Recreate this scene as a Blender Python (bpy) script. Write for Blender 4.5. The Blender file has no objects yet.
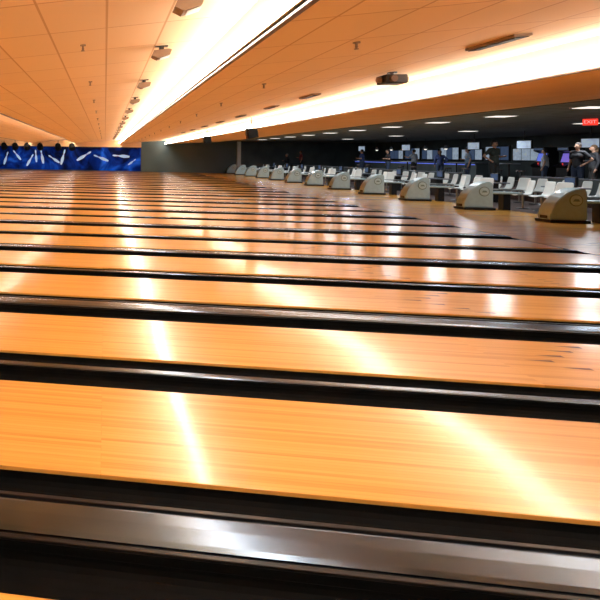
import bpy, bmesh, math, random
from mathutils import Vector, Matrix
random.seed(7)
S = bpy.context.scene
COL = S.collection
try:
    S.view_settings.view_transform = 'Standard'
except Exception: pass
PI = math.pi
CAMH = 1.53
# ---------------------------------------------------------------- camera
F = 570.0; PX = 22.0; PY = 150.0
Yv = Vector((105-PX, PY-155, -F)).normalized()
Xv = Vector((3872, -51, F)); Xv = (Xv - Yv*Xv.dot(Yv)).normalized()
Zv = Xv.cross(Yv).normalized()
R = Matrix((Xv, Yv, Zv))
cd = bpy.data.cameras.new('camera'); cam = bpy.data.objects.new('camera', cd); COL.objects.link(cam)
cd.sensor_width = 36; cd.lens = F/600*36; cd.shift_x = (300-PX)/600; cd.shift_y = -(300-PY)/600
cd.clip_end = 200
cam.matrix_world = Matrix.Translation((0,0,CAMH)) @ R.to_4x4()
S.camera = cam
def ray(px, py): return R @ Vector((px-PX, PY-py, -F))
def on_x(px, X, z=0.0):
    """ground position seen in column px at the plane X"""
    d = ray(px, 158); t = X/d.x
    return Vector((X, d.y*t, z))
def on_y(px, py, Y):
    d = ray(px, py); t = Y/d.y
    return Vector((d.x*t, Y, CAMH + d.z*t))

# ---------------------------------------------------------------- materials
def newmat(name):
    m = bpy.data.materials.new(name); m.use_nodes = True
    nt = m.node_tree; b = nt.nodes['Principled BSDF']
    return m, nt, b
def simple(name, col, rough=.5, metal=0, emis=None, es=0, var=.12, scale=8, coat=0, spec=.5):
    m, nt, b = newmat(name)
    tc = nt.nodes.new('ShaderNodeTexCoord'); n = nt.nodes.new('ShaderNodeTexNoise'); n.inputs['Scale'].default_value = scale
    nt.links.new(tc.outputs['Object'], n.inputs['Vector'])
    r = nt.nodes.new('ShaderNodeValToRGB')
    c0 = [max(0, c*(1-var)) for c in col]; c1 = [min(1, c*(1+var)) for c in col]
    r.color_ramp.elements[0].color = (*c0, 1); r.color_ramp.elements[1].color = (*c1, 1)
    r.color_ramp.elements[0].position = .3; r.color_ramp.elements[1].position = .7
    nt.links.new(n.outputs['Fac'], r.inputs['Fac']); nt.links.new(r.outputs['Color'], b.inputs['Base Color'])
    b.inputs['Roughness'].default_value = rough; b.inputs['Metallic'].default_value = metal
    b.inputs['Coat Weight'].default_value = coat; b.inputs['Specular IOR Level'].default_value = spec
    if emis:
        b.inputs['Emission Color'].default_value = (*emis, 1); b.inputs['Emission Strength'].default_value = es
    return m
def wood(name, c_dark, c_mid, c_light, rough, boards=.027, length=3.0, coat=.6, bump=.05, crough=.13, spec=.5):
    m, nt, b = newmat(name); N = nt.nodes; L = nt.links
    tc = N.new('ShaderNodeTexCoord')
    br = N.new('ShaderNodeTexBrick'); br.offset = .37; br.offset_frequency = 3; br.squash = 1
    br.inputs['Scale'].default_value = 1; br.inputs['Brick Width'].default_value = length; br.inputs['Row Height'].default_value = boards
    br.inputs['Mortar Size'].default_value = .0014; br.inputs['Mortar Smooth'].default_value = .3
    br.inputs['Color1'].default_value = (0,0,0,1); br.inputs['Color2'].default_value = (1,1,1,1); br.inputs['Mortar'].default_value = (.0,.0,.0,1)
    L.new(tc.outputs['Object'], br.inputs['Vector'])
    mp = N.new('ShaderNodeMapping'); mp.inputs['Scale'].default_value = (1.6, 70, 1); L.new(tc.outputs['Object'], mp.inputs['Vector'])
    n = N.new('ShaderNodeTexNoise'); n.inputs['Scale'].default_value = 1; n.inputs['Detail'].default_value = 5; L.new(mp.outputs[0], n.inputs['Vector'])
    mx = N.new('ShaderNodeMix'); mx.data_type = 'FLOAT'; mx.inputs[0].default_value = .5
    L.new(br.outputs['Color'], mx.inputs[2]); L.new(n.outputs['Fac'], mx.inputs[3])
    r = N.new('ShaderNodeValToRGB'); e = r.color_ramp.elements
    e[0].color = (*c_dark,1); e[0].position = .15; e[1].color = (*c_light,1); e[1].position = .8
    k = e.new(.42); k.color = (*c_mid,1)
    L.new(mx.outputs[0], r.inputs['Fac']); L.new(r.outputs['Color'], b.inputs['Base Color'])
    b.inputs['Roughness'].default_value = rough; b.inputs['Specular IOR Level'].default_value = spec
    b.inputs['Coat Weight'].default_value = coat; b.inputs['Coat Roughness'].default_value = crough
    # each lane is finished separately: offset the slow waviness by the object's place
    oi = N.new('ShaderNodeObjectInfo'); ad = N.new('ShaderNodeVectorMath'); ad.operation = 'ADD'
    L.new(tc.outputs['Object'], ad.inputs[0]); L.new(oi.outputs['Location'], ad.inputs[1])
    n2 = N.new('ShaderNodeTexNoise'); n2.inputs['Scale'].default_value = .8; n2.inputs['Detail'].default_value = 0
    L.new(ad.outputs[0], n2.inputs['Vector'])
    bp = N.new('ShaderNodeBump'); bp.inputs['Strength'].default_value = bump; bp.inputs['Distance'].default_value = .25
    L.new(n2.outputs['Fac'], bp.inputs['Height']); L.new(bp.outputs[0], b.inputs['Normal']); L.new(bp.outputs[0], b.inputs['Coat Normal'])
    return m
def tiles(name, col, mort):
    m, nt, b = newmat(name); N = nt.nodes; L = nt.links
    tc = N.new('ShaderNodeTexCoord'); br = N.new('ShaderNodeTexBrick'); br.offset = 0
    br.inputs['Scale'].default_value = 1; br.inputs['Brick Width'].default_value = .61; br.inputs['Row Height'].default_value = 1.22
    br.inputs['Mortar Size'].default_value = .013; br.inputs['Mortar Smooth'].default_value = .2
    br.inputs['Color1'].default_value = (*col,1); br.inputs['Color2'].default_value = (*[c*.95 for c in col],1); br.inputs['Mortar'].default_value = (*mort,1)
    L.new(tc.outputs['Object'], br.inputs['Vector']); L.new(br.outputs['Color'], b.inputs['Base Color'])
    b.inputs['Roughness'].default_value = .75
    return m
M = {}
M['lane'] = wood('lane_wood', (.70,.31,.045), (.92,.48,.10), (.97,.57,.15), .3, bump=.05, crough=.13)
M['approach'] = wood('approach_wood', (.50,.22,.03), (.80,.38,.06), (.90,.47,.09), .25, boards=.06, bump=.02, coat=.25, crough=.10, spec=.3)
M['panel'] = tiles('ceiling_tile', (.93,.68,.42), (.66,.40,.20))
M['riser'] = simple('riser_paint', (.84,.64,.44), .6, var=.02)
M['soffit'] = simple('soffit_paint', (.95,.66,.38), .7, var=.04, scale=1)
M['cove'] = simple('cove_lamp', (1,.97,.93), .4, emis=(1,.95,.87), es=30, var=.01)
M['black'] = simple('black_rubber', (.004,.005,.006), .6, spec=.12)
M['gutter'] = simple('gutter_plastic', (.004,.005,.006), .65, spec=.1)
M['metal'] = simple('brushed_cap', (.135,.19,.27), .24, metal=1, var=.3, scale=2)
M['darkcap'] = simple('dark_cap', (.012,.013,.015), .35, var=.3, scale=3, spec=.3)
M['trim'] = simple('bronze_trim', (.12,.06,.035), .4, metal=.5)
M['fixture'] = simple('fixture_bronze', (.28,.18,.11), .45)
M['wall'] = simple('grey_teal_wall', (.10,.16,.18), .7, var=.1, scale=.5)
M['darkwall'] = simple('dark_wall', (.08,.105,.11), .6, var=.3, scale=.8)
M['cream'] = simple('cream_wall', (.85,.55,.3), .7, var=.05, scale=.5)
M['darkceil'] = simple('dark_ceiling_tile', (.15,.18,.18), .8, var=.2, scale=2)
M['carpet'] = simple('dark_carpet', (.08,.05,.045), .9, var=.6, scale=25)
M['hood'] = simple('ball_return_shell', (.52,.68,.72), .35, var=.05, coat=.3)
M['emblem'] = simple('emblem_green', (.22,.30,.26), .4)
M['emblemw'] = simple('emblem_pale', (.62,.74,.74), .4)
M['steel'] = simple('steel', (.5,.5,.5), .3, metal=1)
M['white'] = simple('white_moulded_plastic', (.84,.90,.88), .35, var=.02)
M['blackm'] = simple('black_metal', (.02,.02,.022), .35, metal=.3)
M['troffer'] = simple('troffer_lens', (1,1,.95), .4, emis=(1,.97,.88), es=1.2, var=.01)
M['winlit'] = simple('lit_window', (.4,.5,.8), .2, emis=(.40,.50,.62), es=.5, var=.6, scale=2.5)
M['windim'] = simple('dim_window', (.05,.08,.15), .2, emis=(.10,.16,.30), es=.3, var=.5, scale=1.5)
M['screen'] = simple('blue_screen', (.1,.15,.8), .3, emis=(.15,.22,.9), es=.7, var=.3, scale=4)
M['purple'] = simple('purple_glow', (.4,.1,.8), .3, emis=(.25,.22,.9), es=.5, var=.2)
M['red'] = simple('red_sign', (.6,.03,.02), .4, emis=(1,.05,.03), es=1.0)
M['signwhite'] = simple('sign_letters', (1,.8,.8), .4, emis=(1,.5,.5), es=.7)
M['marking'] = simple('lane_marking', (.16,.05,.015), .3, coat=.6)
M['table'] = simple('dark_laminate', (.07,.05,.05), .3)
M['countertop'] = simple('grey_counter', (.20,.22,.26), .3)
M['skin'] = simple('skin', (.45,.25,.17), .5, var=.05)
M['eye'] = simple('eye_dark', (.02,.02,.02), .2)

# ---------------------------------------------------------------- mesh helpers
def box(bm, x0,x1,y0,y1,z0,z1, bev=0):
    vs = [bm.verts.new(p) for p in ((x0,y0,z0),(x1,y0,z0),(x1,y1,z0),(x0,y1,z0),(x0,y0,z1),(x1,y0,z1),(x1,y1,z1),(x0,y1,z1))]
    fs = [bm.faces.new([vs[i] for i in q]) for q in ((0,3,2,1),(4,5,6,7),(0,1,5,4),(1,2,6,5),(2,3,7,6),(3,0,4,7))]
    if bev:
        es = list({e for f in fs for e in f.edges})
        bmesh.ops.bevel(bm, geom=es, offset=bev, segments=2, affect='EDGES', profile=.5)
def tube(bm, p0, p1, r0, r1=None, n=12, caps=True):
    r1 = r0 if r1 is None else r1
    p0 = Vector(p0); p1 = Vector(p1); d = p1-p0
    q = d.to_track_quat('Z','Y').to_matrix().to_4x4()
    bmesh.ops.create_cone(bm, cap_ends=caps, segments=n, radius1=r0, radius2=r1, depth=d.length, matrix=Matrix.Translation((p0+p1)/2) @ q)
def ball(bm, c, r, sc=(1,1,1), n=2, rot=None):
    m = Matrix.Translation(c)
    if rot: m = m @ rot
    m = m @ Matrix.Diagonal((*sc,1))
    bmesh.ops.create_icosphere(bm, subdivisions=n, radius=r, matrix=m)
def caps(bm, p0, p1, r0, r1):
    tube(bm, p0, p1, r0, r1, 12); ball(bm, p0, r0); ball(bm, p1, r1)
def prism(bm, prof, a, b, axis='Y'):
    mk = (lambda u,v,t:(u,t,v)) if axis=='Y' else (lambda u,v,t:(t,u,v))
    A = [bm.verts.new(mk(u,v,a)) for u,v in prof]; B = [bm.verts.new(mk(u,v,b)) for u,v in prof]
    n = len(prof)
    bm.faces.new(A); bm.faces.new(B[::-1])
    for i in range(n): bm.faces.new((A[i], B[i], B[(i+1)%n], A[(i+1)%n]))
def quad(bm, pts): return bm.faces.new([bm.verts.new(p) for p in pts])
def obj(name, bm, m, parent=None, smooth=False):
    bmesh.ops.recalc_face_normals(bm, faces=bm.faces)
    me = bpy.data.meshes.new(name); bm.to_mesh(me); bm.free()
    me.materials.append(M[m] if isinstance(m, str) else m)
    if smooth:
        for p in me.polygons: p.use_smooth = True
    o = bpy.data.objects.new(name, me); COL.objects.link(o)
    if parent: o.parent = parent
    return o
def tag(o, label, cat, group=None):
    o['label'] = label; o['category'] = cat
    if group: o['group'] = group
    return o
def thing(name, label, cat, loc=(0,0,0), rz=0, group=None):
    o = bpy.data.objects.new(name, None); COL.objects.link(o); o.location = loc; o.rotation_euler = (0,0,rz)
    o.empty_display_size = .1
    return tag(o, label, cat, group)
def copy_tree(o, parent=None):
    c = o.copy(); COL.objects.link(c)
    if parent: c.parent = parent
    for ch in list(o.children): copy_tree(ch, c)
    return c
def struct(name, bm, m, parent=None):
    o = obj(name, bm, m, parent)
    if not parent: o['kind'] = 'structure'
    return o
def B(): return bmesh.new()
ONES = ['', 'first','second','third','fourth','fifth','sixth','seventh','eighth','ninth','tenth','eleventh','twelfth','thirteenth','fourteenth','fifteenth','sixteenth','seventeenth','eighteenth','nineteenth','twentieth']
def od(n):
    if n <= 20: return ONES[n]
    if n < 30: return 'twenty-' + ONES[n-20]
    if n == 30: return 'thirtieth'
    if n < 40: return 'thirty-' + ONES[n-30]
    return 'fortieth' if n == 40 else 'forty-' + ONES[n-40]

# ---------------------------------------------------------------- room shell
XL, XF, XA, XP, XB = -10.6, 8.0, 12.4, 16.3, 24.0
Y0, Y1 = -1.8, 55.2
ZL = CAMH+1.10; ZH = CAMH+1.47; ZS = CAMH+1.36; ZC = CAMH+1.42; ZTOP = 4.0
bm = B(); box(bm, XL, XB, Y0, Y1, -.5, -.2); struct('floor', bm, 'carpet')
bm = B(); box(bm, XF+.03, XA, Y0, Y1, -.2, 0); struct('floor_approach', bm, 'approach')
bm = B(); box(bm, XF, XF+.03, Y0, Y1, -.2, .001); struct('trim_1', bm, 'black')
bm = B(); box(bm, XA, XP, Y0, Y1, -.2, -.002); struct('floor_seating', bm, 'carpet')
bm = B(); box(bm, XP, XB, Y0, Y1, -.2, .35); box(bm, XP-.3, XP, Y0, Y1, -.002, .175); struct('floor_concourse', bm, 'carpet')
bm = B(); box(bm, XL, XF, Y0, .30, -.2, -.02); struct('floor_walkway', bm, 'carpet')
lips = [-7.1, -2.85, 1.40, 5.65]
SL = (ZH-ZL)/4.25
prev = XL
for i, lx in enumerate(lips):
    zs = ZL if prev != XL else ZH-(lx-prev)*SL
    bm = B(); prism(bm, [(prev,zs),(lx,ZH),(lx,ZH+.04),(prev,zs+.04)], Y0, Y1, 'Y')
    struct('ceiling', bm, 'panel'); prev = lx
bm = B()
for lx in lips: box(bm, lx, lx+.03, Y0, Y1, ZL, ZH+.02)
struct('ceiling_riser', bm, 'riser')
bm = B(); prism(bm, [(5.68,ZL),(10.5,ZS),(10.5,ZS+.05),(5.68,ZL+.05)], Y0, Y1, 'Y'); struct('ceiling_soffit', bm, 'soffit')
bm = B(); box(bm, 10.5, XB, Y0, Y1, ZC, ZC+.1); struct('ceiling_concourse', bm, 'darkceil')
for i, lx in enumerate(lips):
    bm = B(); box(bm, lx-.012, lx+.04, Y0, Y1, ZL-.02, ZL); struct('trim_%d' % (i+2), bm, 'trim')
bm = B(); box(bm, 10.5, 10.56, Y0, Y1, ZS-.01, ZC); struct('trim_6', bm, 'black')
bm = B(); box(bm, XL-.2, XL, Y0, Y1, -.5, ZTOP); struct('wall_left', bm, 'darkwall')
bm = B(); box(bm, XB, XB+.2, Y0, Y1, -.5, ZTOP); struct('wall_right', bm, 'darkwall')
bm = B(); box(bm, XL-.2, XB+.2, Y0-.2, Y0, -.5, ZTOP); struct('wall_front', bm, 'cream')
bm = B(); box(bm, XL-.2, 12.4, Y1, Y1+.2, -.5, ZTOP); struct('wall_back', bm, 'wall')
bm = B(); box(bm, 12.4, XB+.2, Y1, Y1+.2, -.5, ZTOP); struct('wall_back_concourse', bm, 'darkwall')
bm = B(); box(bm, XL, 3.4, Y1-.06, Y1, CAMH+.72, ZTOP); struct('trim_7', bm, 'cream')
bm = B(); box(bm, 12.1, 12.4, Y1-.3, Y1, 0, ZC); struct('trim_8', bm, 'white')
bm = B(); box(bm, XL-.2, XB+.2, Y0-.2, Y1+.2, ZTOP, ZTOP+.1); struct('roof_deck', bm, 'darkceil')

# ---------------------------------------------------------------- lanes
P = 1.73; G0 = 2.37
gaps = [(G0+P*i, .80 if i % 2 == 0 else .58) for i in range(-1, 31)]
LW = P-.69
XS = XL+.3
lane0 = thing('bowling_lane', 'x', 'lane', (0,0,0), 0, 'bowling lanes side by side across the hall')
bm = B(); box(bm, XS, XF, -LW/2, LW/2, -.14, 0, .004)
for q in range(-3, 4):      # aiming darts and guide dots inlaid in the lane
    y = q*.135; x = 3.35+abs(q)*.16
    vs = [bm.verts.new(p) for p in ((x-.14,y,.0012),(x+.06,y-.022,.0012),(x+.06,y+.022,.0012))]; bm.faces.new(vs)
for q in (-4,-3,-2,-1,1,2,3,4):
    y = q*.11; quad(bm, ((5.6-.05,y-.01,.0012),(5.6+.05,y-.01,.0012),(5.6+.05,y+.01,.0012),(5.6-.05,y+.01,.0012)))
bed = obj('lane_bed', bm, 'lane', lane0); bed.data.materials.append(M['marking'])
for p_ in bed.data.polygons: p_.material_index = 1 if abs(p_.center.z-.0012) < .0004 and p_.area < .1 else 0
def gutter(sgn):
    bm = B(); w = .245; n = 12; prof = []
    for k in range(n+1):
        a = PI*k/n; prof.append((-w/2*math.cos(a), -.035-.075*math.sin(a)))
    prof = [(-w/2, -.02)] + prof + [(w/2, -.02)] 
    outer = [(w/2+.002, -.02), (w/2+.002, -.13), (-w/2-.002, -.13), (-w/2-.002,-.02)]
    c = sgn*(LW/2+.125)
    prism(bm, [(u+c, v) for u, v in prof+outer], XS, XF, 'X'); return bm
for s in (-1, 1): obj('gutter', gutter(s), 'gutter', lane0)
first = True
for i in range(31):
    ya = gaps[i][0]+gaps[i][1]/2; yb = gaps[i+1][0]-gaps[i+1][1]/2
    o = lane0 if first else copy_tree(lane0); first = False
    o.location = (0, (ya+yb)/2, 0)
    extra = {0:'lowest glossy orange lane, only a sliver showing at the bottom left corner', 1:'widest glossy orange lane, just behind the nearest broad metal-topped divider'}.get(i)
    o['label'] = extra or 'glossy orange wooden lane, %s lane counting away from the camera' % od(i+1)
def divider(wide):
    w = .30 if wide else .08
    r = thing('lane_divider', 'x', 'lane divider')
    if wide:
        r['group'] = 'wide metal dividers between the lanes'
        bm = B(); box(bm, XS, XF, -w/2, w/2, -.13, .012, .002); obj('divider_body', bm, 'black', r)
        bm = B(); prism(bm, [(-.100,.012),(-.100,.019),(-.075,.025),(.02,.027),(.095,.024),(.118,.019),(.118,.012)], XS, XF-.01, 'X'); obj('metal_cover', bm, 'metal', r)
        for s in (-1,1):
            bm = B(); box(bm, XS, XF-.01, s*.138-.012, s*.138+.012, .012, .026, .003); obj('edge_rail', bm, 'darkcap', r)
    else:
        r['group'] = 'narrow dark dividers between the lanes'
        bm = B(); box(bm, XS, XF, -w/2, w/2, -.13, .004, .002); obj('divider_body', bm, 'black', r)
        bm = B(); prism(bm, [(-.036,.004),(-.036,.011),(-.026,.016),(.026,.016),(.036,.011),(.036,.004)], XS, XF-.01, 'X'); obj('dark_cover', bm, 'metal', r)
    return r
dw, dn = divider(True), divider(False); uw = un = False
for i, (gy, gw) in enumerate(gaps):
    if gw > .7:
        o = copy_tree(dw) if uw else dw; uw = True
        o['label'] = 'nearest broad metal-topped divider along the bottom of the view' if i == 1 else 'broad metal-topped divider between glossy lanes, %s divider from the camera' % od(i)
    else:
        o = copy_tree(dn) if un else dn; un = True
        o['label'] = 'narrow dark-topped divider between glossy lanes, %s divider from the camera' % od(i) if i else 'narrow dark divider below the camera, before the first lane'
    o.location = (0, gy, 0)

# ---------------------------------------------------------------- cove lights
cl = ['bright cove light strip farthest left near the pin end', 'bright cove light strip left of the big central ceiling panel', 'long bright white cove light strip running up to the top centre', 'long bright cove light strip above the approach at the right']
for i, lx in enumerate(lips):
    t = thing('cove_light', cl[i], 'ceiling light', (lx-.07, 0, ZL+.06), 0, 'cove lights along the ceiling steps')
    bm = B(); box(bm, .045, .07, Y0+.05, Y1-.1, -.03, .06); obj('housing', bm, 'riser', t)
    bm = B(); tube(bm, (0,Y0+.1,.01), (0,Y1-.15,.01), .04, n=10); obj('lamp_tube', bm, 'cove', t)

# ---------------------------------------------------------------- ceiling fixtures
def zpanel(x):
    l = max(a for a in lips if a <= x); return ZL + (x-l)*SL
sp = thing('sprinkler', 'x', 'sprinkler', (0,0,0), 0, 'sprinkler heads on the ceiling panels')
bm = B(); tube(bm, (0,0,-.06), (0,0,.01), .012, n=8); tube(bm,(0,0,-.012),(0,0,.01),.035,n=14); obj('pipe', bm, 'fixture', sp)
bm = B(); tube(bm, (0,0,-.075), (0,0,-.068), .022, n=12); tube(bm,(0,0,-.07),(.014,0,-.045),.004,n=6); tube(bm,(0,0,-.07),(-.014,0,-.045),.004,n=6); obj('deflector', bm, 'fixture', sp)
f = True
for row, (x, nm, y0) in enumerate(((-.28,'central',6.9), (2.55,'tiled right-hand',6.3))):
    for k in range(12):
        o = sp if f else copy_tree(sp); f = False
        o.location = (x, y0+3.46*k, zpanel(x))
        o['label'] = 'small sprinkler head on the %s ceiling panel, %s from the camera' % (nm, od(k+1))
sf = thing('spotlight', 'x', 'spotlight', (0,0,0), 0, 'spotlights along the central ceiling panel')
bm = B(); box(bm, -.03,.03,-.03,.03,-.07,.04); box(bm,-.08,.08,-.04,.04,-.01,.04,.004); obj('bracket', bm, 'blackm', sf)
bm = B(); prism(bm, [(-.10,-.07),(-.125,-.13),(-.05,-.17),(.10,-.12),(.12,-.06),(.08,-.05)], -.11, .11, 'Y'); obj('housing', bm, 'fixture', sf)
bm = B(); box(bm, -.02, .10, -.08, .08, -.157, -.149); bmesh.ops.rotate(bm, verts=bm.verts, cent=(.03,0,-.15), matrix=Matrix.Rotation(-.32,3,'Y')); obj('lens', bm, 'white', sf)
for k, y in enumerate([5.1, 7.5]+[10.8+3.25*j for j in range(12)]):
    o = sf if k == 0 else copy_tree(sf)
    o.location = (.70, y, zpanel(.70))
    o['label'] = 'small spotlight hanging left of the central light strip, %s from the camera' % od(k+1)
sv = thing('slot_vent', 'x', 'air vent', (0,0,0), 0, 'slot vents beside the right light strip')
bm = B(); box(bm, -.09,.09,-.42,.42,-.03,.01,.004); obj('frame', bm, 'fixture', sv)
for s in (-.044, 0, .044):
    bm = B(); box(bm, s-.018, s+.018, -.41, .41, -.04, -.031); obj('slot', bm, 'black', sv)
for k, y in enumerate([7.2, 13.2, 16.1, 19.6, 23, 26.5, 30, 33.5]):
    o = sv if k == 0 else copy_tree(sv)
    o.location = (4.4, y, zpanel(4.4)); o.rotation_euler = (0,-.1,0)
    o['label'] = 'long dark slot vent in the tiled ceiling, %s from the camera' % od(k+1)
pj = thing('projector', 'dark projector hanging from the tiled ceiling between the first two vents', 'projector', (4.45, 9.7, zpanel(4.45)))
bm = B(); tube(bm, (0,0,-.05),(0,0,.01), .025); tube(bm,(0,0,-.02),(0,0,.01),.07); obj('mount', bm, 'blackm', pj)
bm = B(); box(bm, -.16,.16,-.16,.16,-.19,-.05,.02); obj('body', bm, 'blackm', pj)
bm = B(); tube(bm, (-.06,-.22,-.12),(-.06,-.14,-.12), .05, .06); obj('lens', bm, 'trim', pj)
bm = B(); tube(bm,(-.22,0,-.12),(-.15,0,-.12),.045,.05); obj('lens', bm, 'fixture', pj)
bm = B(); box(bm, .15,.2,-.1,.1,-.17,-.08,.01); obj('side_pod', bm, 'fixture', pj)
for k, (y, lb) in enumerate(((30.5,'dark loudspeaker hanging from the right ceiling step, nearer the blue mural'), (21.5,'dark loudspeaker hanging from the right ceiling step, nearer the camera'))):
    zz = zpanel(5.2)
    t = thing('loudspeaker', lb, 'loudspeaker', (5.2, y, zz), 0, 'hanging loudspeakers')
    bm = B(); tube(bm, (0,0,-.42),(0,0,.01), .015); obj('bracket', bm, 'blackm', t)
    bm = B(); prism(bm, [(-.16,-.4),(.16,-.4),(.2,-.72),(-.12,-.78)], -.22, .22, 'Y'); obj('cabinet', bm, 'black', t)
    bm = B(); tube(bm, (-.17,0,-.58),(-.14,0,-.58), .13, n=16); obj('cone', bm, 'blackm', t)

# ---------------------------------------------------------------- mural on the end wall
mu = thing('mural', 'deep blue mural of tumbling white bowling pins on the far wall', 'mural', (-3.3, Y1-.03, .05))
m, nt, b = newmat('mural_blue_glow'); N = nt.nodes; L = nt.links
tc = N.new('ShaderNodeTexCoord'); n = N.new('ShaderNodeTexNoise'); n.inputs['Scale'].default_value = .5; n.inputs['Detail'].default_value = 4; n.inputs['Distortion'].default_value = 1.2
L.new(tc.outputs['Object'], n.inputs['Vector']); r = N.new('ShaderNodeValToRGB'); e = r.color_ramp.elements
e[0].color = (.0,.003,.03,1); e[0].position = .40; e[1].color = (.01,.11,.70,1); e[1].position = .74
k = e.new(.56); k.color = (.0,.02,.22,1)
L.new(n.outputs['Fac'], r.inputs['Fac']); L.new(r.outputs['Color'], b.inputs['Base Color']); L.new(r.outputs['Color'], b.inputs['Emission Color']); b.inputs['Emission Strength'].default_value = .4  # emission stands in for light on the mural, which is no lamp
b.inputs['Roughness'].default_value = .7; b.inputs['Specular IOR Level'].default_value = .1; M['mural'] = m
M['pin'] = simple('painted_pin_glow', (.35,.55,.85), .5, emis=(.35,.6,1), es=.3)  # pin paint emits a little so the motifs look lit
M['pinred'] = simple('painted_neck_band_glow', (.3,.1,.4), .5, emis=(.3,.1,.4), es=.2)  # neck bands get the same built-in brightness as the pins
bm = B(); box(bm, -7.2, 6.65, -.02, .02, 0, 2.2); obj('mural_panel', bm, 'mural', mu)
bm = B(); box(bm, -7.25, 6.7, -.04, .02, 2.2, 2.25); box(bm, 6.65, 6.7, -.04,.02,0,2.2); obj('frame', bm, 'blackm', mu)
PR = [(0,.045),(.1,.07),(.3,.095),(.42,.09),(.55,.055),(.66,.035),(.76,.04),(.87,.055),(.95,.045),(1,.015)]
for (px, py, ang, s) in ((6,158,.3,1.3),(17,155,-.7,1.2),(30,160,.5,1.3),(36,156,-.1,1.2),(42,156,-.2,1.5),(54,159,-1.0,1.3),(63,157,.25,1.5),(84,156,1.0,1.6),(101,158,-1.2,1.5),(121,156,-1.5,1.6),(132,162,.9,.9)):
    p = on_y(px, py, Y1-.06); bm = B()
    pts = [(r_*s, (z-.5)*s) for z, r_ in PR] + [(-r_*s, (z-.5)*s) for z, r_ in PR[::-1]]
    prism(bm, pts, -.004, .004, 'Y')
    bmesh.ops.rotate(bm, verts=bm.verts, cent=(0,0,0), matrix=Matrix.Rotation(ang,3,'Y'))
    o = obj('pin_motif', bm, 'pin', mu); o.location = Vector((p.x, Y1-.06, p.z)) - Vector(mu.location)
    bm = B(); box(bm, -.04*s,.04*s,-.008,.008,.17*s,.2*s)
    bmesh.ops.rotate(bm, verts=bm.verts, cent=(0,0,0), matrix=Matrix.Rotation(ang,3,'Y'))
    obj('neck_band', bm, 'pinred', o)
for k, px in enumerate((4, 15, 27, 40, 58, 72)):
    p = on_y(px, 146, Y1-.7)
    zt = zpanel(p.x) if p.x > -7.1 else ZH-.1
    t = thing('track_spotlight', 'small dark spotlight hanging above the blue mural, %s from the left' % od(k+1), 'spotlight', (p.x, p.y, zt), 0, 'spotlights above the mural')
    h = zt-(CAMH+.78)
    bm = B(); tube(bm, (0,0,-h),(0,0,.01), .03); obj('rod', bm, 'blackm', t)
    bm = B(); tube(bm, (0,-.2,-h+.1),(0,.22,-h-.17), .26, .34); obj('lamp_head', bm, 'black', t)

# ---------------------------------------------------------------- ball returns
def ball_return():
    r = thing('ball_return', 'x', 'ball return', (0,0,0), 0, 'ball returns along the approach')
    bm = B(); box(bm, -.47,.42,-.27,.27,0,.07,.01); obj('plinth', bm, 'blackm', r)
    pr = [(-.44,.07),(-.44,.18),(-.39,.33),(-.31,.49),(-.20,.63),(-.06,.75),(.09,.83),(.22,.865),(.31,.86),(.36,.82),(.38,.74),(.38,.07)]
    bm = B(); prism(bm, pr, -.22, .22, 'Y'); bmesh.ops.bevel(bm, geom=list(bm.edges), offset=.018, segments=2, affect='EDGES')
    obj('hood', bm, 'hood', r)
    for s in (-1,1):
        bm = B(); tube(bm, (.12,s*.21,.57),(.12,s*.232,.57), .15, n=28); e = obj('emblem', bm, 'emblem', r)
        bm = B(); tube(bm, (.12,s*.228,.57),(.12,s*.240,.57), .125, n=28); obj('emblem_disc', bm, 'emblemw', e)
        bm = B(); prism(bm, [(.04,.54),(.20,.54),(.16,.60),(.08,.60)], s*.239, s*.246, 'Y'); obj('emblem_mark', bm, 'emblem', e)
    bm = B(); box(bm, -.455,-.43,-.12,.12,.09,.17,.008); obj('vent_grille', bm, 'blackm', r)
    bm = B(); box(bm, .38,1.2,-.24,.24,.50,.56,.02); obj('ball_tray', bm, 'hood', r)
    for s in (-1,1):
        bm = B(); tube(bm, (.38,s*.22,.63),(1.17,s*.22,.63), .018); tube(bm,(1.15,s*.22,.55),(1.15,s*.22,.63),.015); obj('side_rail', bm, 'steel', r)
    bm = B(); box(bm, .72,.92,-.12,.12,.0,.50,.01); obj('pedestal', bm, 'blackm', r)
    return r
br0 = ball_return(); k = 0
for i in range(4, 16):
    y = 2.37+3.46*i
    if y > 54.6: continue
    o = br0 if k == 0 else copy_tree(br0); k += 1
    o.location = (11.46, y, 0)
    o['label'] = 'pale hooded ball return with round side emblem, %s from the right' % od(k)

# ---------------------------------------------------------------- settee chairs and consoles
def chair():
    r = thing('moulded_chair', 'x', 'chair', (0,0,0), 0, 'white moulded chairs behind the ball returns')
    prof = [(.22,.41),(.20,.44),(.05,.425),(-.12,.43),(-.19,.47),(-.235,.60),(-.27,.75),(-.29,.92)]
    bm = B(); nu = 6; G = []
    for j, (x, z) in enumerate(prof):
        row = []
        for u in range(nu+1):
            t = u/nu*2-1; w = .26 if j < 5 else .26-.01*(j-5)
            lift = .03*t*t if j < 5 else 0; fwd = .05*t*t if j >= 4 else 0
            row.append(bm.verts.new((x+fwd, t*w, z+lift)))
        G.append(row)
    for a in range(len(G)-1):
        for u in range(nu): bm.faces.new((G[a][u],G[a][u+1],G[a+1][u+1],G[a+1][u]))
    o = obj('seat_shell', bm, 'white', r, True); md = o.modifiers.new('s','SOLIDIFY'); md.thickness = .025; md2 = o.modifiers.new('b','SUBSURF'); md2.levels = 1; md2.render_levels = 1
    bm = B(); tube(bm, (0,0,.02),(0,0,.43), .03); obj('post', bm, 'steel', r)
    bm = B(); tube(bm, (0,0,0),(0,0,.03), .2, .16, n=20); obj('foot', bm, 'blackm', r)
    return r
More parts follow.
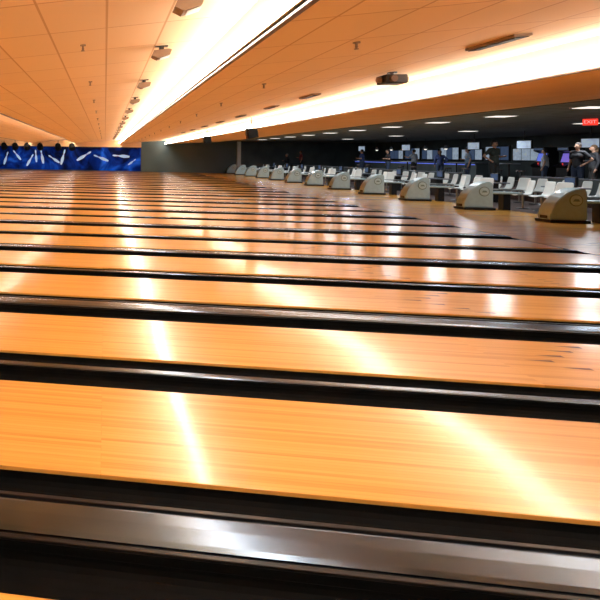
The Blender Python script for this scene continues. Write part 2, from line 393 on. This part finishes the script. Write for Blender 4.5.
def console():
    r = thing('scoring_console', 'x', 'table', (0,0,0), 0, 'scoring tables among the white chairs')
    bm = B(); box(bm, -.28,.28,-.6,.6,.70,.74,.01); obj('table_top', bm, 'countertop', r)
    bm = B(); box(bm, -.12,.12,-.25,.25,0,.70,.01); obj('pedestal', bm, 'blackm', r)
    bm = B(); box(bm, .12,.2,-.22,.22,.78,1.06,.01); box(bm,.1,.25,-.1,.1,.74,.79); e = obj('monitor', bm, 'blackm', r)
    bm = B(); box(bm, .112,.12,-.19,.19,.81,1.03); obj('screen', bm, 'windim', e)
    return r
ch0, co0 = chair(), console(); f = True
spots = [(-.85,-.95,.3),(-.85,-.3,-.1),(-.85,.5,-.25),(.95,-.8,0),(.95,0.0,.2),(.95,.8,-.15),(.95,1.5,.1)]
words = ['front right','front middle','front left','rear right','rear middle','rear left','outermost rear left']
for j in range(4, 15):
    yc = 2.37+3.46*j + .2
    o = co0 if j == 4 else copy_tree(co0); o.location = (14.1, yc, 0)
    o['label'] = 'dark scoring table among white chairs, %s table from the right' % od(j-3)
    for q, (dx, dy, a) in enumerate(spots):
        if j > 10 and q in (1,4,6): continue
        if (j*5+q*3) % 11 in (2,): continue
        c = ch0 if f else copy_tree(ch0); f = False
        c.location = (14.1+dx, yc+dy, 0); c.rotation_euler = (0,0,PI+a)
        c['label'] = 'white moulded chair, %s seat of the %s seating bay from the right' % (words[q], od(j-3))
for (a, c, lb) in ((17,25.2,'short dark partition behind the white chairs at the right edge'),(29.2,54.8,'long low dark partition between white chairs and concourse')):
    t = thing('partition', lb, 'partition', (XP+.1, 0, .35))
    bm = B(); box(bm, -.05,.05,a,c,0,.55); obj('partition_panel', bm, 'darkwall', t)
    bm = B(); box(bm, -.09,.09,a,c,.55,.59,.008); obj('cap_rail', bm, 'countertop', t)

# ---------------------------------------------------------------- concourse
tr = thing('ceiling_light', 'x', 'ceiling light', (0,0,0), 0, 'recessed ceiling lights over the seating')
bm = B(); box(bm, -.32,.32,-.32,.32,-.02,.01); obj('frame', bm, 'steel', tr)
bm = B(); box(bm, -.28,.28,-.28,.28,-.03,-.021); obj('diffuser', bm, 'troffer', tr)
k = 0
for rx, rn in ((12.4,'front'), (17.4,'rear')):
    for j in range(4 if rx < 15 else 5, 14):
        if rx > 15 and j % 2: continue
        o = tr if k == 0 else copy_tree(tr); k += 1
        o.location = (rx, 2.37+3.46*j+.4, ZC)
        o['label'] = 'square white ceiling light in the %s row over the seating, %s from the right' % (rn, od(j-3 if rx < 15 else (j-4)//2))
        l = bpy.data.lights.new('troffer_lamp','AREA'); l.shape = 'SQUARE'; l.size = .56; l.energy = 45 if rx < 15 else 90; l.color = (.88,.95,1)
        lo = bpy.data.objects.new('troffer_lamp', l); COL.objects.link(lo); lo.location = (rx, 2.37+3.46*j+.4, ZC-.04)
rnd = random.Random(3)
for i in range(7):
    y = 35.5+2.45*i
    z1 = 2.45 if i % 2 else 2.3
    bm = B(); box(bm, XB-.06, XB, y, y+2.2, 1.5, z1); w = struct('window_%d' % (i+1), bm, 'blackm')
    for (a, c) in ((.08,.72),(.78,1.42),(1.48,2.12)):
        bm = B(); box(bm, XB-.075, XB-.06, y+a, y+c, 1.57, z1-.07); obj('pane', bm, 'winlit' if rnd.random() < .6 else 'windim', w)
t = thing('service_counter', 'long dark service counter with bluish glow under its top', 'counter', (21.3, 0, .35))
bm = B(); box(bm, -.3,.3,36,52,0,1.0,.01); obj('counter_body', bm, 'darkwall', t)
bm = B(); box(bm, -.42,.38,35.9,52.1,1.0,1.05,.01); obj('counter_top', bm, 'countertop', t)
bm = B(); box(bm, -.32,-.301,36.1,51.9,.9,.95); obj('light_strip', bm, 'screen', t)
pd = thing('pendant_lamp', 'x', 'pendant lamp', (0,0,0), 0, 'pendant lamps above the service counter')
bm = B(); tube(bm, (0,0,-.5),(0,0,.01), .01, n=6); obj('cord', bm, 'blackm', pd)
bm = B(); tube(bm, (0,0,-.72),(0,0,-.5), .16, .05, n=18); obj('shade', bm, 'countertop', pd)
bm = B(); ball(bm, (0,0,-.70), .09); obj('bulb', bm, 'troffer', pd)
for k in range(7):
    o = pd if k == 0 else copy_tree(pd); o.location = (21.2, 37+2.3*k, ZC); o['label'] = 'small lit pendant lamp above the service counter, %s from the right' % od(k+1)
fill_tv = thing('fill_screen', 'x', 'fill_screen', (0,0,0), 0, 'added screens brightening the concourse')  # glowing screens added to brighten the concourse
bm = B(); tube(bm, (0,0,-.45),(0,0,.01), .015, n=8); obj('bracket', bm, 'blackm', fill_tv)
bm = B(); box(bm, -.04,.04,-.36,.36,-.86,-.45,.01); obj('casing', bm, 'blackm', fill_tv)
bm = B(); box(bm, -.048,-.041,-.33,.33,-.83,-.48); obj('screen', bm, 'winlit', fill_tv)
for k, (x, y) in enumerate(((19.5,26.2),(19.5,29.9),(19.5,33.6),(19.5,40.5),(19.5,47))):
    o = fill_tv if k == 0 else copy_tree(fill_tv); o.location = (x, y, ZC); o.rotation_euler = (0,0,.25)
    o['label'] = 'added hanging screen glowing pale blue to brighten the concourse, %s from the right' % od(k+1)
def arcade(scr):
    r = thing('arcade_machine', 'x', 'arcade machine', (0,0,0), 0, 'arcade machines on the concourse')
    bm = B(); prism(bm, [(.4,0),(-.35,0),(-.35,.85),(-.5,.95),(-.2,1.1),(-.05,1.6),(-.3,1.7),(-.3,1.9),(.4,1.9)], -.35, .35, 'Y'); obj('cabinet', bm, 'blackm', r)
    bm = B(); quad(bm, ((-.195,-.28,1.15),(-.195,.28,1.15),(-.075,.28,1.58),(-.075,-.28,1.58))); bmesh.ops.translate(bm, verts=bm.verts, vec=(-.012,0,0)); obj('screen', bm, scr, r)
    bm = B(); box(bm, -.312,-.3,-.3,.3,1.75,1.85); obj('marquee', bm, 'windim', r)
    bm = B(); tube(bm, (-.38,-.1,.9),(-.38,-.1,1.06), .012); ball(bm, (-.38,-.1,1.07), .025); obj('joystick', bm, 'red', r)
    return r
for k, (y, s) in enumerate(((27.5,'windim'),(29.0,'winlit'),(31.6,'purple'),(33.2,'screen'))):
    o = arcade(s); o.location = (22.6, y, .35); o['label'] = 'tall arcade machine with glowing screen at the back, %s from the right' % od(k+1)
def hitable():
    r = thing('high_table', 'x', 'table', (0,0,0), 0, 'high tables on the concourse')
    bm = B(); tube(bm, (0,0,1.02),(0,0,1.06), .42, n=28); obj('table_top', bm, 'countertop', r)
    bm = B(); tube(bm, (0,0,.03),(0,0,1.02), .035); obj('post', bm, 'blackm', r)
    bm = B(); tube(bm, (0,0,0),(0,0,.03), .28, .24, n=24); obj('foot', bm, 'blackm', r)
    return r
def stool():
    r = thing('bar_stool', 'x', 'stool', (0,0,0), 0, 'bar stools at the high tables')
    bm = B(); tube(bm, (0,0,.70),(0,0,.76), .18, .17, n=20); obj('seat', bm, 'table', r)
    for a in range(4):
        c, s = math.cos(a*PI/2+.78), math.sin(a*PI/2+.78)
        bm = B(); tube(bm, (.22*c,.22*s,0),(.12*c,.12*s,.70), .014, n=8); obj('leg', bm, 'blackm', r)
    bm = B()
    for a in range(4):
        c, s = math.cos(a*PI/2+.78), math.sin(a*PI/2+.78); c2, s2 = math.cos(a*PI/2+PI/2+.78), math.sin(a*PI/2+PI/2+.78)
        tube(bm, (.18*c,.18*s,.28),(.18*c2,.18*s2,.28), .009, n=8)
    obj('footrest', bm, 'steel', r)
    return r
h0, s0 = hitable(), stool()
for k, y in enumerate((23.5, 29.5, 33.5, 38.5, 44.5)):
    o = h0 if k == 0 else copy_tree(h0); o.location = (18.6, y, .35); o['label'] = 'round high table behind the partition, %s from the right' % od(k+1)
    for q, s in enumerate((-1, 1)):
        c = s0 if (k == 0 and q == 0) else copy_tree(s0); c.location = (18.6, y+s*.75, .35)
        c['label'] = 'bar stool on the %s side of the %s high table from the right' % (('right','left')[q], od(k+1))
p = on_x(590, 15.6)
t = thing('exit_sign', 'glowing red exit sign hanging from the dark ceiling', 'sign', (p.x, p.y, ZC-.0), .7)
bm = B(); box(bm, -.03,.03,-.18,.18,-.23,-.02,.008); obj('sign_box', bm, 'red', t)
bm = B(); tube(bm, (0,-.12,-.02),(0,-.12,.01), .01); tube(bm, (0,.12,-.02),(0,.12,.01), .01); box(bm,-.01,.01,-.13,.13,-.03,-.01); obj('hanger', bm, 'blackm', t)
cu = bpy.data.curves.new('txt','FONT'); cu.body = 'EXIT'; cu.size = .15; cu.align_x = 'CENTER'; cu.align_y = 'CENTER'; cu.extrude = .002
to = bpy.data.objects.new('txt', cu); COL.objects.link(to)
dg = bpy.context.evaluated_depsgraph_get(); me = bpy.data.meshes.new_from_object(to.evaluated_get(dg)); bpy.data.objects.remove(to)
me.materials.clear(); me.materials.append(M['signwhite'])
lo = bpy.data.objects.new('lettering', me); COL.objects.link(lo); lo.parent = t; lo.location = (-.034, 0, -.125); lo.rotation_euler = (PI/2, 0, -PI/2)

# ---------------------------------------------------------------- people
def remesh(o, v):
    md = o.modifiers.new('r','REMESH'); md.mode = 'VOXEL'; md.voxel_size = v; md.use_smooth_shade = True
    sm = o.modifiers.new('s','SMOOTH'); sm.iterations = 3; sm.factor = .5
def person(label, loc, rz, shirt, pants, hair, H=1.75, armL='down', armR='down', stride=.0, long_hair=False, sleeve='short'):
    t = thing('person', label, 'person', loc, rz)
    k = H/1.75
    V = lambda x,y,z: Vector((x*k,y*k,z*k))     # faces +X, y = left
    hip = {s: V(0,s*.09,.92) for s in (-1,1)}
    knee = {s: V(.03+s*stride*.5,s*.10,.50) for s in (-1,1)}
    ank = {s: V(s*stride*(1 if s>0 else 1.2)-.0,s*.11,.09) for s in (-1,1)}
    sh = {s: V(0,s*.185,1.43) for s in (-1,1)}
    def arm(s, pose):
        if pose == 'down': return V(-.03,s*.25,1.14), V(.05,s*.25,.89)
        if pose == 'bent': return V(-.04,s*.26,1.15), V(.22,s*.17,1.18)
        if pose == 'hip': return V(-.08,s*.38,1.18), V(.03,s*.20,1.02)
        return V(.20,s*.22,1.25), V(.44,s*.17,1.32)
    bm = B()
    caps(bm, V(0,0,1.0), V(0,0,1.18), .135*k, .125*k); caps(bm, V(0,-.06,1.30), V(0,.06,1.30), .12*k, .12*k)
    caps(bm, sh[-1]-V(0,-.04,0), sh[1]-V(0,.04,0), .06*k, .06*k)
    caps(bm, V(0,0,1.44), V(.015,0,1.55), .055*k, .05*k)
    ball(bm, V(.02,0,1.645), .1*k, (.95,.78,1.15)); ball(bm, V(.045,0,1.585), .06*k, (1,.85,.8))
    ball(bm, V(.125,0,1.625), .018*k, (1,.8,1.3)); ball(bm, V(.11,0,1.582), .02*k, (.6,1.3,.35))
    for s in (-1,1):
        ball(bm, V(.01,s*.082,1.635), .026*k, (.6,.4,1.1))
        caps(bm, hip[s], knee[s], .085*k, .055*k); caps(bm, knee[s], ank[s], .055*k, .036*k)
        caps(bm, ank[s], ank[s]+V(.15,0,-.05), .038*k, .03*k)
        e, w = arm(s, armL if s > 0 else armR)
        caps(bm, sh[s], e, .05*k, .038*k); caps(bm, e, w, .038*k, .026*k)
        d = (w-e).normalized(); side = Vector((0,s,0)) if abs(d.z) < .8 else Vector((1,0,0)); nrm = d.cross(side).normalized()
        pal = w+d*.075*k
        caps(bm, w, pal, .028*k, .034*k)
        for q, (off, ln) in enumerate(((-.027,.065),(-.009,.075),(.009,.07),(.027,.052))):
            b0 = pal+side*off*k+d*.01*k; b1 = b0+d*ln*.55*k; b2 = b1+(d*.8+nrm*.5)*ln*.5*k
            caps(bm, b0, b1, .0095*k, .009*k); caps(bm, b1, b2, .009*k, .008*k)
        th = w+d*.03*k+side*-.03*k; caps(bm, th, th+(d*.7-side*.5)*.05*k, .011*k, .0095*k)
    body = obj('body', bm, 'skin', t, True); remesh(body, .011)
    for s in (-1,1):
        bm = B(); ball(bm, V(.108,s*.034,1.65), .012*k); obj('eye', bm, 'eye', t)
    bm = B()
    caps(bm, V(0,0,.97), V(0,0,1.18), .15*k, .142*k); caps(bm, V(0,-.07,1.30), V(0,.07,1.30), .135*k, .135*k)
    caps(bm, sh[-1]-V(0,-.04,0), sh[1]-V(0,.04,0), .073*k, .073*k)
    for s in (-1,1):
        e, w = arm(s, armL if s > 0 else armR)
        end = sh[s].lerp(e, .65) if sleeve == 'short' else e
        caps(bm, sh[s], end, .066*k, .058*k)
        if sleeve != 'short': caps(bm, e, e.lerp(w,.92), .055*k, .038*k)
    o = obj('shirt', bm, shirt, t, True); remesh(o, .014)
    bm = B()
    caps(bm, V(0,-.05,.93), V(0,.05,.93), .13*k, .13*k)
    for s in (-1,1):
        caps(bm, hip[s], knee[s], .105*k, .075*k); caps(bm, knee[s], ank[s]+V(0,0,.02), .075*k, .06*k)
    o = obj('trousers', bm, pants, t, True); remesh(o, .014)
    for s in (-1,1):
        bm = B(); a = ank[s]; ball(bm, a+V(.06,0,-.035), .06*k, (2.2,.8,.85)); 
        for v in bm.verts: v.co.z = max(v.co.z, 0)
        obj('shoe', bm, 'blackm', t, True)
    bm = B(); ball(bm, V(-.005,0,1.675), .108*k, (.95,.86,1.02), 3)
    bmesh.ops.delete(bm, geom=[v for v in bm.verts if v.co.x > .045*k and v.co.z < 1.70*k or v.co.z < 1.60*k and not long_hair], context='VERTS')
    if long_hair: caps(bm, V(-.06,0,1.62), V(-.08,0,1.42), .07*k, .045*k)
    obj('hair', bm, hair, t, True)
    return t
for nm, c in (('sh_black',(.02,.02,.025)),('sh_olive',(.035,.042,.033)),('sh_lightblue',(.20,.29,.42)),('sh_white',(.38,.40,.44)),('sh_red',(.30,.04,.04)),('sh_navy',(.03,.05,.16)),
              ('pt_jeans',(.03,.05,.10)),('pt_black',(.02,.02,.02)),('pt_khaki',(.25,.19,.12)),('hr_dark',(.02,.013,.01)),('hr_brown',(.09,.045,.02)),('hr_grey',(.3,.3,.3))):
    M[nm] = simple(nm, c, .8)
person('large dark silhouetted person in olive shirt standing in the gap between partitions', on_x(494,16.6,.35), -1.2, 'sh_olive','pt_black','hr_dark',2.02,'bent','hip')
person('person in a light blue shirt standing left of the dark-shirted person', on_x(468,19.6,.35), 2.9, 'sh_lightblue','pt_jeans','hr_dark',1.82,'down','bent')
person('person in a navy top with long hair near the service counter', on_x(440,19.9,.35), 1.2, 'sh_navy','pt_jeans','hr_brown',1.72,'down','hip', long_hair=True, sleeve='long')
person('person in a white shirt reaching forward beside the service counter', on_x(414,20.0,.35), 2.0, 'sh_white','pt_black','hr_dark',1.80,'reach','down')
person('person in a black shirt standing under the exit sign', on_x(578,17.3,.35), -2.8, 'sh_black','pt_jeans','hr_dark',1.86,'hip','down')
person('person in a red top standing at the far end beside the steps', on_x(301,16.8,.35), 3.0, 'sh_red','pt_black','hr_brown',1.76,'down','bent',stride=.12)
person('person in long dark sleeves standing farthest away near the last chairs', on_x(287,15.6,-.002), 2.6, 'sh_black','pt_khaki','hr_grey',1.85,'bent','bent', sleeve='long')
person('person in a navy top leaning close to the partition left of centre', on_x(362,17.2,.35), 2.4, 'sh_navy','pt_jeans','hr_dark',1.78,'bent','down')
person('person in a white top standing between the partition and an arcade machine', on_x(545,19.5,.35), 2.4, 'sh_white','pt_jeans','hr_dark',1.72,'down','bent')
person('person in a black long-sleeved top at the right edge behind the partition', on_x(594,18.3,.35), 2.9, 'sh_black','pt_black','hr_brown',1.80,'down','bent',sleeve='long',long_hair=True)
person('person in dark clothes standing before the lit windows left of the white shirt', on_x(388,18.0,.35), 2.9, 'sh_black','pt_jeans','hr_dark',1.78,'bent','down')

w = bpy.data.worlds.new('w'); S.world = w; w.use_nodes = True
w.node_tree.nodes['Background'].inputs[0].default_value = (1,.8,.6,1); w.node_tree.nodes['Background'].inputs[1].default_value = .05
